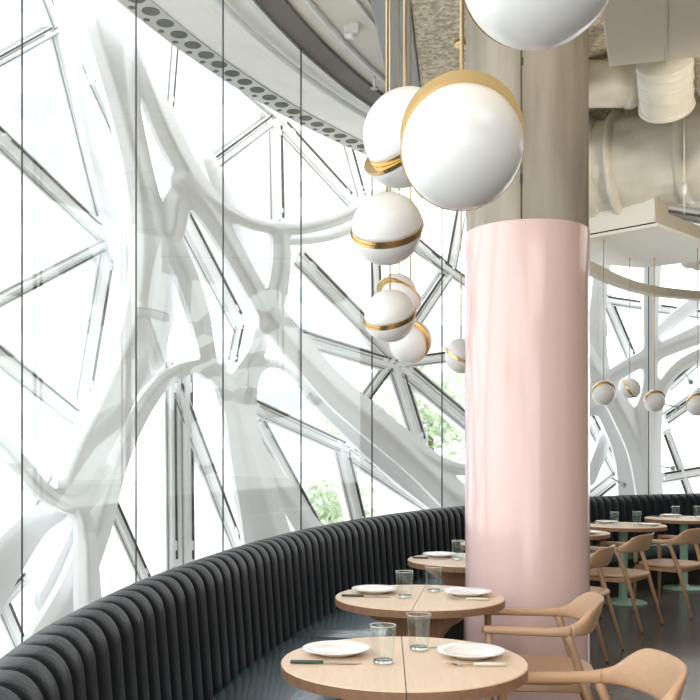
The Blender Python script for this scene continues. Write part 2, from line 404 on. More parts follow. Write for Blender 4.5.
# ------------------------------------------------------------------ triangulated glazing frames with dark gaskets
RF = 11.22
facade = empty('triangular_glazing_frame', polar(RF, 20, 0), 0, 'white triangulated window framing with dark gaskets behind the curved steel', 'window frame')
def strut(p, q, wpx=9, dark=1, gd=.35, off=(.28,)):
    """one frame member from sight p to sight q on the facade"""
    a, b = on_wall(p[0], p[1], RF), on_wall(q[0], q[1], RF); d = (b-a); mid = (a+b)/2
    nrm = Vector((C0[0]-mid.x, C0[1]-mid.y, 0)).normalized(); side = nrm.cross(d).normalized(); t = d.normalized()
    # width that shows as wpx
    e = 1.0; s0 = mid+side*.05; s1 = mid-side*.05
    def px(v): return Vector(((v.x/v.y)*F, (EYE-v.z)/v.y*F))
    td = (px(b)-px(a)).normalized(); w2 = (px(s0)-px(s1)); seen = abs(w2.x*-td.y+w2.y*td.x)/.1
    w = min(wpx*1.3/max(seen, 20), .30)
    dep = .05
    def bar(mb, w0, w1, n0, n1, mi=0, t0=0, t1=1):
        vs = [a+d*tt+side*ww+nrm*nn for tt in (t0, t1) for nn in (n0, n1) for ww in (w0, w1)]
        mb.add(vs, [(0, 2, 3, 1), (4, 5, 7, 6), (0, 1, 5, 4), (2, 6, 7, 3), (0, 4, 6, 2), (1, 3, 7, 5)], mi)
    mb = MB(); bar(mb, -w/2, w/2, -dep, dep); bar(mb, -w*.22, w*.05, dep, dep+.03, 0, .02, .98)
    m = childof(mb.build('mullion', M['frame'], bevel=.004), facade)
    if dark:
        gw = max(1.3/max(seen, 20), .004)
        mb = MB()
        bar(mb, w*.28, w*.28+gw*1.5, dep, dep+.006, 0, .04, .95)
        bar(mb, -w*.40, -w*.40+gw*.7, dep, dep+.005, 1, .0, 1)
        if dark > 1: bar(mb, w*.10, w*.10+gw*.6, dep, dep+.005, 1, .0, 1); bar(mb, w*.5, w*.5+gw*.6, -dep, dep*.5, 1, 0, 1)
        # corner clamps
        for t0 in (.1, .86): bar(mb, w*.06, w*.26, dep, dep+.022, 2, t0, t0+.045)
        g = mb.build('gasket', [M['gasket'], M['gasket_pale'], M['frame']]); g.parent = m
struts = [
    ((-60, 92), (52, 30), 9, 2), ((52, 30), (86, 18), 7, 0), ((30, -30), (52, 28), 9, 2), ((52, 32), (98, 216), 13, 2), ((60, 32), (80, 84), 5, 1),
    ((88, 82), (127, 168), 9, 2), ((-20, 126), (106, 244), 15, 2), ((114, 238), (-40, 318), 11, 2), ((104, 246), (78, 402), 14, 2),
    ((-40, 330), (84, 428), 16, 2), ((82, 424), (30, 520), 13, 2), ((114, 242), (136, 316), 9, 1), ((70, 212), (110, 238), 6, 1),
    ((170, 200), (236, 326), 17, 1), ((236, 322), (228, 362), 8, 2), ((172, 20), (165, 110), 6, 1), ((184, 30), (178, 130), 4, 0),
    ((188, 182), (274, 118), 10, 2), ((236, 86), (276, 120), 8, 2), ((272, 120), (274, 222), 13, 2), ((278, 126), (350, 204), 13, 2), ((342, 138), (358, 196), 8, 2),
    ((294, 256), (394, 358), 14, 2), ((290, 336), (392, 366), 13, 2), ((392, 358), (352, 412), 9, 2), ((392, 362), (418, 446), 14, 2), ((396, 364), (472, 428), 14, 2),
    ((390, 358), (448, 272), 9, 2), ((408, 244), (480, 294), 8, 2), ((372, 250), (374, 300), 8, 2), ((236, 400), (346, 450), 12, 2), ((338, 446), (358, 530), 13, 2),
    ((346, 452), (432, 510), 13, 2), ((254, 420), (318, 536), 11, 2), ((166, 362), (168, 570), 9, 2), ((182, 362), (184, 570), 11, 1), ((170, 380), (236, 552), 12, 2),
    ((226, 446), (242, 506), 8, 2), ((92, 470), (144, 586), 11, 2), ((-30, 540), (30, 680), 13, 2), ((-20, 620), (22, 576), 9, 1), ((160, 230), (128, 300), 7, 0),
    ((392, 364), (500, 350), 9, 1), ((448, 272), (470, 150), 9, 1), ((356, 196), (448, 272), 9, 1),
    ((585, 415), (618, 478), 10, 2), ((618, 474), (585, 500), 10, 2), ((603, 296), (630, 360), 9, 2), ((585, 298), (640, 306), 7, 1), ((655, 309), (760, 324), 7, 1),
    ((664, 420), (716, 384), 8, 2), ((668, 388), (700, 360), 5, 1), ((660, 478), (730, 466), 8, 1), ((690, 500), (664, 430), 6, 1), ((626, 500), (636, 470), 6, 1),
    ((-160, 60), (-60, 92), 10, 1), ((-60, 92), (-20, 126), 10, 1), ((-140, 300), (-40, 330), 12, 1), ((500, 350), (585, 298), 10, 1),
]
for s in struts: strut(*s)
# spider fittings on the right
for (x, y, x2, y2) in ((664, 404, 676, 407), (685, 374, 690, 381), (657, 466, 671, 468), (612, 478, 622, 484)):
    a, b = on_wall(x, y, 10.9), on_wall(x2, y2, 10.75)
    mb = MB(); mb.sweep([a, b], [.012, .012], 8); mb.sweep([b, b+(b-a).normalized()*.05], [.035, .035], 10)
    childof(mb.build('spider_fitting', M['gasket_pale']), facade)
w = empty('window_%d' % nw, polar(11.3, 20), 0, None, None, None, 'structure'); mb = MB(); vs = []
aa = np.arange(A0, A1, 2)
for t in aa: vs += [polar(11.32, t, -.1), polar(11.32, t, 7)]
mb.add(vs, [(2*i, 2*i+2, 2*i+3, 2*i+1) for i in range(len(aa)-1)], 0, True); childof(mb.build('pane', M['opane']), w)

# ------------------------------------------------------------------ outside: towers and trees
def ground(x, depth): return ((x-CX)/F*depth, depth)
mb = MB(); mb.prism([(-120, -60), (120, -60), (120, 160), (-120, 160)], -3.2, -3.0); struct(mb.build('trim_5', M['terrace']), 'pale ground far outside the building')
def tower(xpx, depth, wid, dep, h, rows, label, rz=.35):
    gx, gy = ground(xpx, depth); t = empty('tower_block', (gx, gy, -3), rz, label, 'building', 'towers outside the glass')
    mb = MB(); mb.box(-wid/2, wid/2, -dep/2, dep/2, 0, h); mb.box(-wid/2-.3, wid/2+.3, -dep/2-.3, dep/2+.3, h, h+.8); mb.build('tower_wall', M['tower'], t)
    z = 2.2; fl = 3.3
    while z < h-2:
        mb = MB(); mb.box(-wid*.42, wid*.42, -dep/2-.06, -dep/2+.1, z, z+1.5)
        for q in range(1, 3): mb.box(-wid*.42+wid*.84*q/3-.12, -wid*.42+wid*.84*q/3+.12, -dep/2-.1, -dep/2+.1, z, z+1.5, 1)
        mb.box(wid/2-.1, wid/2+.06, -dep*.4, dep*.4, z, z+1.5)
        mb.build('window_row', [M['towerw'], M['tower']], t); z += fl
tower(52, 62, 6, 8, 36, 9, 'pale high-rise block seen at upper left between thin frames')
tower(196, 58, 5.6, 7, 34, 9, 'pale high-rise block with blue window bands below the vent strip')
tower(262, 90, 8, 8, 34, 9, 'distant pale block behind the hooked steel member')
tower(452, 70, 9, 8, 15, 9, 'low pale block just left of the pink column', .1)
def tree(xpx, depth, z, r, label):
    gx, gy = ground(xpx, depth); t = empty('tree', (gx, gy, -3), 0, label, 'tree', 'trees outside the glass')
    mb = MB(); mb.sweep([(0, 0, 0), (.1, 0, (z+3)*.5), (0, 0, z+3)], [.2, .15, .08], 8); mb.build('trunk', M['bark'], t)
    mb = MB(); rr = random.Random(int(xpx))
    for k in range(520):
        d = Vector((rr.gauss(0, 1), rr.gauss(0, 1), rr.gauss(0, .8))); d = d.normalized()*r*(rr.random()**.4)*(1+.25*math.sin(5*math.atan2(d.y, d.x)))
        p = d+Vector((0, 0, z+3)); u = Vector((rr.gauss(0, 1), rr.gauss(0, 1), rr.gauss(0, 1))).normalized(); v = u.orthogonal().normalized(); s = r*.11
        mb.add([p-u*s, p-v*s*.6, p+u*s, p+v*s*.6+u.cross(v)*s*.2], [(0, 1, 2, 3)])
    mb.build('foliage', M['leaf'], t)
tree(352, 30, 2.5, 1.3, 'pale green tree seen between frames left of the globes')
tree(430, 32, 2.8, 1.7, 'pale green tree seen just left of the pink column')
tree(330, 34, -.6, 1.5, 'green bush-topped tree low above the banquette back')

# ------------------------------------------------------------------ banquette
bq = empty('banquette', polar(RB, 20, 0), 0, 'long curved dark leather banquette with vertical channel-tufted back', 'banquette')
B0, B1 = -13.5, 78.0
TA_, TR_ = [-14, -6.4, -4, -1.4, 1.5, 5, 9.8, 16, 22, 30, 38, 47, 55, 62, 78], [.09, .07, .06, .03, 0, -.045, -.08, -.095, -.10, -.09, -.06, -.0, .03, -.03, -.05]
polar0 = polar
def bpolar(r, a, z=0): return polar0(r+float(np.interp(a, TA_, TR_)), a, z)
polar = bpolar
rib = .127; nr = int(math.radians(B1-B0)*RB/rib); per = 12
prof = []                                   # (r offset, z, tuft weight, outward dir)
for z in np.linspace(.40, .86, 7): prof.append((-.125+.035*(z-.4)/.46, z, 1, (-1, 0)))
for t in np.linspace(.15, 1, 7):
    th = t*PI/2; prof.append((-.09+.075*(1-math.cos(th)), .86+.10*math.sin(th), 1-.55*t, (-math.cos(th), math.sin(th))))
prof.append((.004, .9615, .25, (0, 1))); prof.append((.032, .962, 0, (0, 1)))
prof.append((.045, .93, 0, (1, 0))); prof.append((.045, .0, 0, (1, 0)))
mb = MB(); vs = []; n = nr*per+1; k = len(prof)
for i in range(n):
    a = B0+(B1-B0)*i/(n-1); ph = (i % per)/per; bulge = (1-abs(2*ph-1)**3.2)**.55*.030-.016
    if ph == 0: bulge = -.024
    for (dr, z, w_, (ox, oz)) in prof: vs.append(polar(RB+dr+ox*bulge*w_, a, z+oz*bulge*w_*.6))
mb.add(vs, [(i*k+j, i*k+j+1, (i+1)*k+j+1, (i+1)*k+j) for i in range(n-1) for j in range(k-1)], 0, True)
mb.add([vs[j] for j in range(k)]+[polar(RB-.1, B0, 0)], [list(range(k+1))]); mb.add([vs[(n-1)*k+j] for j in range(k)]+[polar(RB-.1, B1, 0)], [list(range(k+1))[::-1]])
childof(mb.build('backrest', M['leather']), bq)
mb = MB(); ring_sector(mb, [(RB-.58, 0), (RB-.12, 0), (RB-.12, .33), (RB-.58, .33)], B0, B1); childof(mb.build('plinth', M['plinth']), bq)
cuts = [B0, -1.5, 12.2, 24, 36, 48, 60, B1]
for a, b2 in zip(cuts[:-1], cuts[1:]):
    pr = [(-.66, .345), (-.66, .42), (-.645, .452), (-.61, .466), (-.45, .472), (-.28, .472), (-.16, .462), (-.12, .44), (-.10, .345)]
    mb = MB(); n = int((b2-a)*2)+1; vs = []; k = len(pr)
    for i in range(n):
        t = i/(n-1); ang = a+.05+(b2-a-.1)*t; e = min(i, n-1-i); sink = {0: .02, 1: .004}.get(e, 0)
        for (dr, z) in pr: vs.append(polar(RB+dr, ang, z-(sink if z > .4 else 0)))
    mb.add(vs, [(i*k+j, i*k+(j+1) % k, (i+1)*k+(j+1) % k, (i+1)*k+j) for i in range(n-1) for j in range(k)], 0, True)
    mb.add(vs[:k], [list(range(k))[::-1]]); mb.add(vs[-k:], [list(range(k))])
    childof(mb.build('seat_cushion', M['seatl']), bq)

polar = polar0
# ------------------------------------------------------------------ column
cx, cy, cr = .99, 5.20, .343
co = empty('round_column', (cx, cy, 0), 0, 'round concrete column painted glossy pink up to above head height', 'column')
mb = MB(); mb.lathe([(cr-.006, 0), (cr-.006, 4.87)], 96, (0, 0, 0))
mb.build('concrete_shaft', M['concrete'], co)
mb = MB(); mb.lathe([(cr-.008, 0), (cr, .0), (cr, 2.652), (cr-.001, 2.658), (cr-.008, 2.66)], 128); mb.build('pink_coat', M['pink'], co, auto=.7)
mb = MB()
for ang in (-105.5,):
    a = math.radians(ang); mb.box(-.0035, .0035, -.003, .003, 2.66, 4.86)
    for i in range(len(mb.v)-8, len(mb.v)):
        x, y, z = mb.v[i]; mb.v[i] = ((cr-.005)*math.cos(a)-x*math.sin(a)+y*math.cos(a), (cr-.005)*math.sin(a)+x*math.cos(a)+y*math.sin(a), z)
rr = random.Random(3)
for i in range(9):
    a = math.radians(-105.5+rr.uniform(-.6, .6)); z = rr.uniform(2.8, 4.2); mb.box((cr-.008)*math.cos(a)-.006, (cr-.008)*math.cos(a)+.006, (cr-.002)*math.sin(a)-.002, (cr-.002)*math.sin(a)+.004, z, z+rr.uniform(.01, .06))
mb.build('formwork_seam', M['hole'], co)

# ------------------------------------------------------------------ overhead services
mb = MB(); d = Vector((.11, 1, 0)).normalized()
def quadprism(mb, pts, z0, z1, mi=0): mb.prism(pts, z0, z1, mi)
quadprism(mb, [(-.08, 4.3), (.18, 4.3), (.70, 8.55), (.42, 8.3)], 4.34, 4.86)
tag(mb.build('ceiling_beam', M['beamg'], bevel=.01), 'smooth grey downstand beam running beside the sprayed ceiling', 'beam')
mb = MB(); mb.prism([(.185, 4.3), (1.28, 4.3), (1.28, 8.9), (.80, 8.55), (.705, 8.55)], 4.36, 4.84); struct(mb.build('trim_6', M['sprayed']), 'rough sprayed lower ceiling slab between grey beam and column')
# spot and sprinkler
t = empty('spotlight', (.01, 6.45, 4.37), 0, 'small white square spotlight on the plaster cove', 'light')
mb = MB(); mb.box(-.05, .05, -.06, .06, -.035, .03); mb.build('housing', M['headlight'], t, bevel=.006)
mb = MB(); mb.lathe([(.001, -.05), (.035, -.048), (.038, -.03)], 16); mb.build('lens', M['opal'], t)
t = empty('sprinkler', (.19, 7.2, 4.36), 0, 'tiny sprinkler head below the cove beside the hanging brass cords', 'sprinkler')
mb = MB(); mb.lathe([(.012, -.09), (.012, 0)], 10); mb.build('stem', M['headlight'], t)
mb = MB(); mb.lathe([(.001, -.10), (.03, -.10), (.03, -.09), (.001, -.09)], 12); mb.build('deflector', M['strip'], t)

# boxed duct and flexible stub
bd = empty('duct_box', (2.35, 6.5, 4.1), 0, 'large grey sheet metal duct box at the top right', 'duct')
def P(x, y, z): Y = (z-EYE)*F/(CY-y); return ((x-CX)/F*Y, Y)
q = [P(609, 67, 4.14), P(702, 57, 4.14), P(780, -90, 4.14), P(589, -90, 4.14)]
mb = MB(); mb.prism([(x-2.35, y-6.5) for x, y in q], .04, .70); mb.build('casing', M['boxd'], bd, bevel=.006)
q = [P(666, 61, 4.14), P(667.5, 61, 4.14), P(667.5, -88, 4.14), P(666, -88, 4.14)]
mb = MB(); mb.prism([(x-2.35, y-6.5) for x, y in q], .032, .041); mb.build('seam', M['strip'], bd)
def duct(name, pts, r, rings, label, wr=.02, seg=48, ringr=.05, nn=12, parts=True):
    root = empty(name, pts[0], 0, label, 'duct'); Q = [Vector(q) for q in catmull(pts, nn)]
    L = [0]
    for a, b in zip(Q[:-1], Q[1:]): L.append(L[-1]+(b-a).length)
    mb = MB(); mb.sweep(Q, [r]*len(Q), seg)
    for i, v in enumerate(mb.v):
        p = Vector(v); c = Q[i//seg]; dd = (p-c); s = noise.noise(p*3.1)*wr+noise.noise(p*9)*wr*.5+noise.noise(Vector((p.x*2, p.y*2, p.z*14)))*wr*.4
        mb.v[i] = tuple(c+dd*(1+s/r))
    childof(mb.build('duct_body', M['foil']), root)
    for t, w_, a_ in rings:
        l = t*L[-1]; pp = []
        for u in np.linspace(-w_/2, w_/2, 7):
            x = min(max(l+u, 0), L[-1]-1e-4); i = max(j for j in range(len(L)) if L[j] <= x); i = min(i, len(Q)-2)
            pp.append(Q[i].lerp(Q[i+1], (x-L[i])/(L[i+1]-L[i])))
        mb = MB(); mb.sweep(pp, [r*.97+a_*math.sqrt(max(0, 1-(2*q/6-1)**2)) for q in range(7)], seg)
        for i, v in enumerate(mb.v):
            p = Vector(v); c = pp[i//seg]; mb.v[i] = tuple(c+(p-c)*(1+noise.noise(p*7)*.02))
        childof(mb.build('duct_strap', M['foil']), root)
    return root
duct('flexible_duct', [(2.32, 6.84, 4.34), (2.38, 7.0, 4.22), (2.44, 7.15, 4.09)], .20, [(.15, .03, .012), (.4, .03, .012), (.65, .03, .012), (.95, .05, .015)], 'short pleated cream flexible duct hanging under the grey duct box', .004)
duct('insulated_duct', [(1.9, 9.5, 4.28), (2.5, 9.25, 4.29), (3.0, 8.95, 4.29), (3.6, 8.65, 4.29), (4.6, 8.4, 4.29)], .445,
     [(.18, .24, .06), (.285, .10, .09), (.50, .12, .05), (.62, .14, .04), (.85, .2, .04)], 'big crinkled cream insulated duct right of the column top', .03, 64)
duct('insulated_duct', [(2.98, 6.95, 4.42), (3.02, 7.15, 4.24), (3.15, 7.3, 4.02), (3.5, 7.4, 3.9)], .30,
     [(.2, .14, .04), (.55, .12, .04), (.8, .12, .04)], 'insulated duct elbow cut by the right edge of the picture', .02, 48)
duct('insulated_duct', [(1.3, 8.05, 4.62), (2.1, 8.0, 4.62), (2.9, 7.95, 4.62)], .2, [(.3, .1, .02), (.7, .1, .02)], 'smaller wrapped duct tight under the sprayed ceiling', .02, 32)
duct('insulated_duct', [(3.9, 10.6, 3.72), (4.3, 10.9, 3.74), (4.8, 11.0, 3.76)], .16, [(.2, .06, .02), (.5, .06, .02)], 'thin white wrapped duct above the curved rail at far right', .02, 32)
t = empty('suspension_wire', (2.70, 7.5, 4.5), 0, 'thin suspension wire with clamp in front of the big duct', 'wire')
mb = MB(); mb.lathe([(.004, -1.13), (.004, .3)], 8); mb.build('wire', M['headlight'], t)
mb = MB(); mb.lathe([(.018, -.98), (.022, -.94), (.018, -.88)], 10); mb.build('clamp', M['headlight'], t)
# bulkhead under the ducts
def P(x, y, z): Y = (z-EYE)*F/(CY-y); return ((x-CX)/F*Y, Y)
zb = 3.60
bk = empty('bulkhead', (3.1, 9.8, zb), 0, 'white dropped ceiling bulkhead with dark joint right of the column', 'bulkhead')
a, b_, c_, d_, e_ = P(540, 247, zb), P(657, 226, zb), P(720, 249, zb), P(730, 258, zb), P(560, 260, zb)
e2 = P(640, 268, zb)
mb = MB(); mb.prism([a, b_, c_, d_, e2, e_], zb, zb+.03); mb.prism([a, b_, (b_[0]+.02, b_[1]+.05), (a[0]+.02, a[1]+.05)], zb+.045, zb+.42)
childof(mb.build('panel', M['bulk']), bk)
mb = MB(); mb.prism([(a[0]+.01, a[1]+.01), (b_[0], b_[1]+.012), (b_[0]+.02, b_[1]+.05), (a[0]+.02, a[1]+.05)], zb+.03, zb+.045); childof(mb.build('shadow_gap', M['plinth']), bk)
mb = MB(); mb.prism([b_, c_, (c_[0]-.02, c_[1]+.12), (b_[0]-.02, b_[1]+.12)], zb+.03, zb+.16); mb.prism([(b_[0]-.01, b_[1]-.01), (b_[0]+.17, b_[1]+.18), (b_[0]+.12, b_[1]+.3), (b_[0]-.02, b_[1]+.1)], zb+.03, zb+.6)
childof(mb.build('edge_frame', M['taupe']), bk)

# ------------------------------------------------------------------ pendant globes
def pendant(x, y, rpx, n, s, slide, label, R=.12, group='opal globe pendants', rim=.095):
    rpx *= .97; Y = R*F/rpx; X = (x-CX)/F*Y; Z = EYE+(CY-y)/F*Y
    t = empty('globe_pendant', (X, Y, Z), 0, label, 'pendant light', group)
    n = Vector(n).normalized(); s = Vector(s); s = (s-n*s.dot(n)).normalized()
    q = Vector((0, 0, 1)).rotation_difference(n).to_matrix()
    for sign, nm in ((1, 'globe_half'), (-1, 'globe_half')):
        off = s*(R*slide/2)*(-sign)
        mb = MB(); pr = [(R*math.cos(a), R*math.sin(a)) for a in np.linspace(rim*1.0, PI/2-.001, 18)]+[(0, R)]
        mb.lathe(pr, 48); mb.v = [tuple(q@(Vector((v[0], v[1], v[2]*sign)))+off) for v in mb.v]
        if sign < 0: mb.f = [f[::-1] for f in mb.f]
        mb.build('globe_half', M['opal'], t)
        mb = MB(); mb.lathe([(0, 0.0005), (R*1.012, .0005), (R*1.012, R*rim), (R*.98, R*rim)], 64, smooth=False); mb.v = [tuple(q@(Vector((v[0], v[1], v[2]*sign)))+off) for v in mb.v]
        if sign < 0: mb.f = [f[::-1] for f in mb.f]
        mb.build('brass_rim', M['brass'], t)
    # cord fixed to the half that sits higher
    rt = Vector((0, 0, R*.9)); cr_ = min(.0045, .0022+.0004*Y) if Y > 4 else .0045
    mb = MB(); top = (3.60 if x > 588 else 4.34 if Y > 4.3 else 4.85)-Z; rr_ = .008 if x > 588 else .05; mb.lathe([(cr_, R*.95), (cr_, top-.01)], 8); mb.build('cord', M['cord'], t)
    mb = MB(); mb.lathe([(rr_, top-.03), (rr_, top)], 20); mb.build('ceiling_rose', M['brass'], t)
    return t
pendant(540, -46, 82, (0, -.75, -.66), (0, 0, 1), .25, 'largest nearest opal globe cut off by the top of the picture')
pendant(462, 142, 63, (.0, -.90, -.40), (0, 0, 1), .17, 'big opal globe with brass crescent on top in front of the column')
pendant(405, 138, 47, (-.58, -.52, .62), (-1, 0, -.4), .2, 'opal globe half hidden behind the left side of the big crescent globe')
pendant(387, 229, 37, (-.12, -.62, .77), (-1, 0, 0), .04, 'opal globe with brass belt hanging alone in the middle of the cluster')
pendant(390, 316, 27, (-.22, -.52, .82), (-1, 0, 0), .05, 'opal globe with tilted brass belt, front one of the lowest three')
pendant(399, 295, 21.5, (.40, .45, .80), (1, 0, .2), .3, 'small opal globe peeking out above the front one of the lowest three')
pendant(410.5, 342, 21, (-.55, -.75, -.35), (.7, 0, .7), .16, 'lowest opal globe with brass crescent on its right side')
pendant(461, 356, 17.5, (.42, -.35, .84), (1, 0, 0), .12, 'small opal globe partly hidden by the left edge of the pink column')
G2 = 'small opal globes right of the column'
pendant(603.5, 393, 12, (0, -.85, -.5), (0, 0, 1), .15, 'first small globe right of the column, brass crescent on top', .118, G2)
pendant(629.5, 388.5, 11, (.75, -.42, .5), (0, 0, 1), .12, 'small globe with a diagonal brass belt right of the column', .118, G2)
pendant(654.5, 401, 11, (0.1, -.85, -.5), (0, 0, 1), .15, 'small globe beside the dark glass joint right of the column', .118, G2)
pendant(697.5, 404, 11.5, (0, -.85, -.5), (0, 0, 1), .15, 'small globe cut by the right edge of the picture', .118, G2)

# ------------------------------------------------------------------ tables
TH = .75; RT = .40
TA = [(.175, 3.03), (.33, 4.40), (.77, 5.95), (1.235, 7.0), (1.85, 8.07), (2.62, 8.9), (3.55, 9.87)]
def tang(p): return math.degrees(math.atan2(p[1]-C0[1], C0[0]-p[0]))
def TROT(p): return 2.2 if p[1] < 3.1 else tang(p)
def half_disc(r, z0, z1, sgn, gap):
    pts = []
    for i in range(41):
        a = -PI/2+PI*i/40; x, y = r*math.cos(a), r*math.sin(a); pts.append((sgn*max(x, gap), y))
    return pts if sgn > 0 else pts[::-1]
def make_table(kind):
    t = empty('round_table', (0, 0, 0))
    for sg in (1, -1):
        pts = half_disc(RT, 0, 0, sg, .0015); n = len(pts)
        mb = MB()
        ins = [(x*(1-.008) if abs(x) > .01 else x, y*(1-.008)) for x, y in pts]
        rows = [(pts, TH-.036), (pts, TH-.004), (ins, TH)]
        vs = [(x, y, z) for pp, z in rows for x, y in pp]
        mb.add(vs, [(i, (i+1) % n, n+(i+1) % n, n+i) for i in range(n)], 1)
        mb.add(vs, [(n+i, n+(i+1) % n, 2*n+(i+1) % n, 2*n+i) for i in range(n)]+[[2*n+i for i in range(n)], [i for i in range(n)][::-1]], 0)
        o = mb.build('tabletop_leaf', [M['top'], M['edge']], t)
    mb = MB(); mb.box(-.0015, .0015, -RT+.01, RT-.01, TH-.03, TH-.006); mb.build('leaf_joint', M['slot'], t)
    if kind == 'green':
        mb = MB(); mb.lathe([(.042, .018), (.042, TH-.04)], 28); mb.build('pedestal', M['mint'], t, auto=.8)
        mb = MB(); mb.lathe([(.22, 0), (.222, .012), (.21, .018), (.06, .022), (.045, .05), (.0, .05)], 48); mb.build('base_plate', M['mint'], t)
        mb = MB(); mb.lathe([(.14, TH-.05), (.14, TH-.036)], 28); mb.build('mounting_plate', M['mint'], t, auto=.8)
    else:
        mb = MB(); mb.lathe([(.05, .06), (.04, .35), (.05, TH-.12)], 20); mb.build('post', M['oakleg'], t)
        for k in range(4):
            a = k*PI/2+PI/4; mb = MB(); ca, sa = math.cos(a), math.sin(a)
            prof = [(.0, TH-.036), (.30, TH-.036), (.31, TH-.055), (.20, TH-.12), (.10, TH-.22), (.045, TH-.36), (0, TH-.40)]
            vs = [(ca*r-sa*w, sa*r+ca*w, z) for w in (-.02, .02) for r, z in prof]; m = len(prof)
            mb.add(vs, [list(range(m)), [m+i for i in range(m)][::-1]]+[(i, m+i, m+(i+1) % m, (i+1) % m) for i in range(m)])
            mb.build('bracket', M['oakleg'], t, bevel=.004)
            mb = MB(); mb.sweep([(ca*.03, sa*.03, .12), (ca*.15, sa*.15, .06), (ca*.28, sa*.28, .018)], [(.022, .04), (.022, .026), (.022, .016)], 12, power=4); mb.build('foot', M['oakleg'], t)
    return t
protoG = make_table('green'); protoW = make_table('wood')
tdesc = ['nearest round table in the foreground', 'second round table from the front', 'third round table just left of the pink column', 'round table hidden behind the pink column',
         'round table whose edge shows just right of the column', 'round table with mint pedestal right of the column', 'farthest round table with mint pedestal at the right edge']
tshort = ['the nearest table', 'the second table', 'the third table', 'hidden', 'the table just right of the column', 'the nearer mint-legged table', 'the farthest mint-legged table']
tl = ['round light oak table with wooden base, ']*3+['round oak table with mint pedestal, ']*4
lab = ['round oak table, nearest of all, in the foreground', 'round oak table, second from the front', 'round oak table, third, cut by the left edge of the column', 'round oak table standing directly behind the pink column',
       'round oak table showing only its edge right of the column', 'round oak table on a mint green pedestal right of the column', 'round oak table on a mint green pedestal, farthest right']
usedp = set()
for i, p in enumerate(TA):
    pr = protoW if i < 3 else protoG
    o = pr if pr not in usedp else copy_tree(pr)
    usedp.add(pr)
    o.location = (p[0], p[1], 0); o.rotation_euler = (0, 0, -math.radians(TROT(p)))
    tag(o, lab[i], 'table', 'round bistro tables')

# tableware
def make_plate():
    mb = MB(); mb.lathe([(0, .004), (.062, .004), (.066, 0), (.070, .003), (.085, .010), (.112, .019), (.1145, .0215), (.112, .0225), (.084, .0145), (.072, .009), (0, .008)], 56)
    return mb.build('plate', M['china'])
def make_tumbler():
    h = .122; mb = MB()
    mb.lathe([(0, 0), (.031, 0), (.0335, .003), (.0430, h-.001), (.0421, h), (.0410, h-.001), (.0318, .016), (.028, .012), (0, .012)], 40)
    t = empty('tumbler'); mb.build('bowl', M['tumbler'], t)
    mb = MB(); mb.lathe([(.0426+.0014*math.cos(a), h+.0014*math.sin(a)) for a in np.linspace(0, 2*PI, 9)[:-1]], 40, close=True); mb.build('rim', M['tumbler_base'], t)
    mb = MB(); mb.lathe([(0, .001), (.029, .001), (.0318, .004), (.0318, .011), (0, .011)], 40); mb.build('thick_base', M['tumbler_base'], t)
    return t
def make_knife(hm):
    t = empty('knife', (0, 0, 0))
    mb = MB(); mb.sweep([(-.115, 0, .006), (-.112, 0, .006), (-.06, 0, .006), (-.012, 0, .006), (-.008, 0, .006)], [(.004, .003), (.0085, .0055), (.008, .0055), (.0065, .005), (.004, .004)], 12, power=3); mb.build('handle', M[hm], t)
    mb = MB(); mb.sweep([(-.012, 0, .006), (.0, 0, .005), (.06, -.001, .003), (.1, .002, .002), (.115, .006, .0015)], [(.003, .002), (.007, .0012), (.0095, .001), (.008, .001), (.001, .0005)], 8); mb.build('blade', M['steel'], t)
    return t
def make_fork(hm):
    t = empty('fork', (0, 0, 0))
    mb = MB(); mb.sweep([(.100, 0, .006), (.097, 0, .006), (.05, 0, .006), (.0, 0, .006), (-.004, 0, .006)], [(.004, .003), (.0085, .0055), (.008, .0055), (.0065, .005), (.004, .004)], 12, power=3); mb.build('handle', M[hm], t)
    mb = MB(); mb.sweep([(.0, 0, .006), (-.03, 0, .004), (-.045, 0, .003), (-.06, 0, .004)], [(.003, .002), (.003, .0015), (.009, .001), (.0105, .001)], 8)
    for q in (-.008, -.0027, .0027, .008): mb.sweep([(-.058, q, .004), (-.08, q, .008), (-.1, q, .012)], [.0015, .0013, .0008], 6)
    mb.build('tines', M['steel'], t); return t
proto = dict(plate=make_plate(), tumbler=make_tumbler(), knife=make_knife('green'), knife2=make_knife('cream'), fork=make_fork('cream'))
first = set()
def put(kind, ti, lx, ly, rz, label, cat, group):
    o = proto[kind]
    if kind in first: o = copy_tree(o)
    first.add(kind); p = TA[ti]; a = -math.radians(TROT(p))
    o.location = (p[0]+lx*math.cos(a)-ly*math.sin(a), p[1]+lx*math.sin(a)+ly*math.cos(a), TH+.0005); o.rotation_euler = (0, 0, a+rz)
    tag(o, label, cat, group); return o
gp = dict(plate='white dinner plates', tumbler='water tumblers', knife='table knives', fork='table forks')
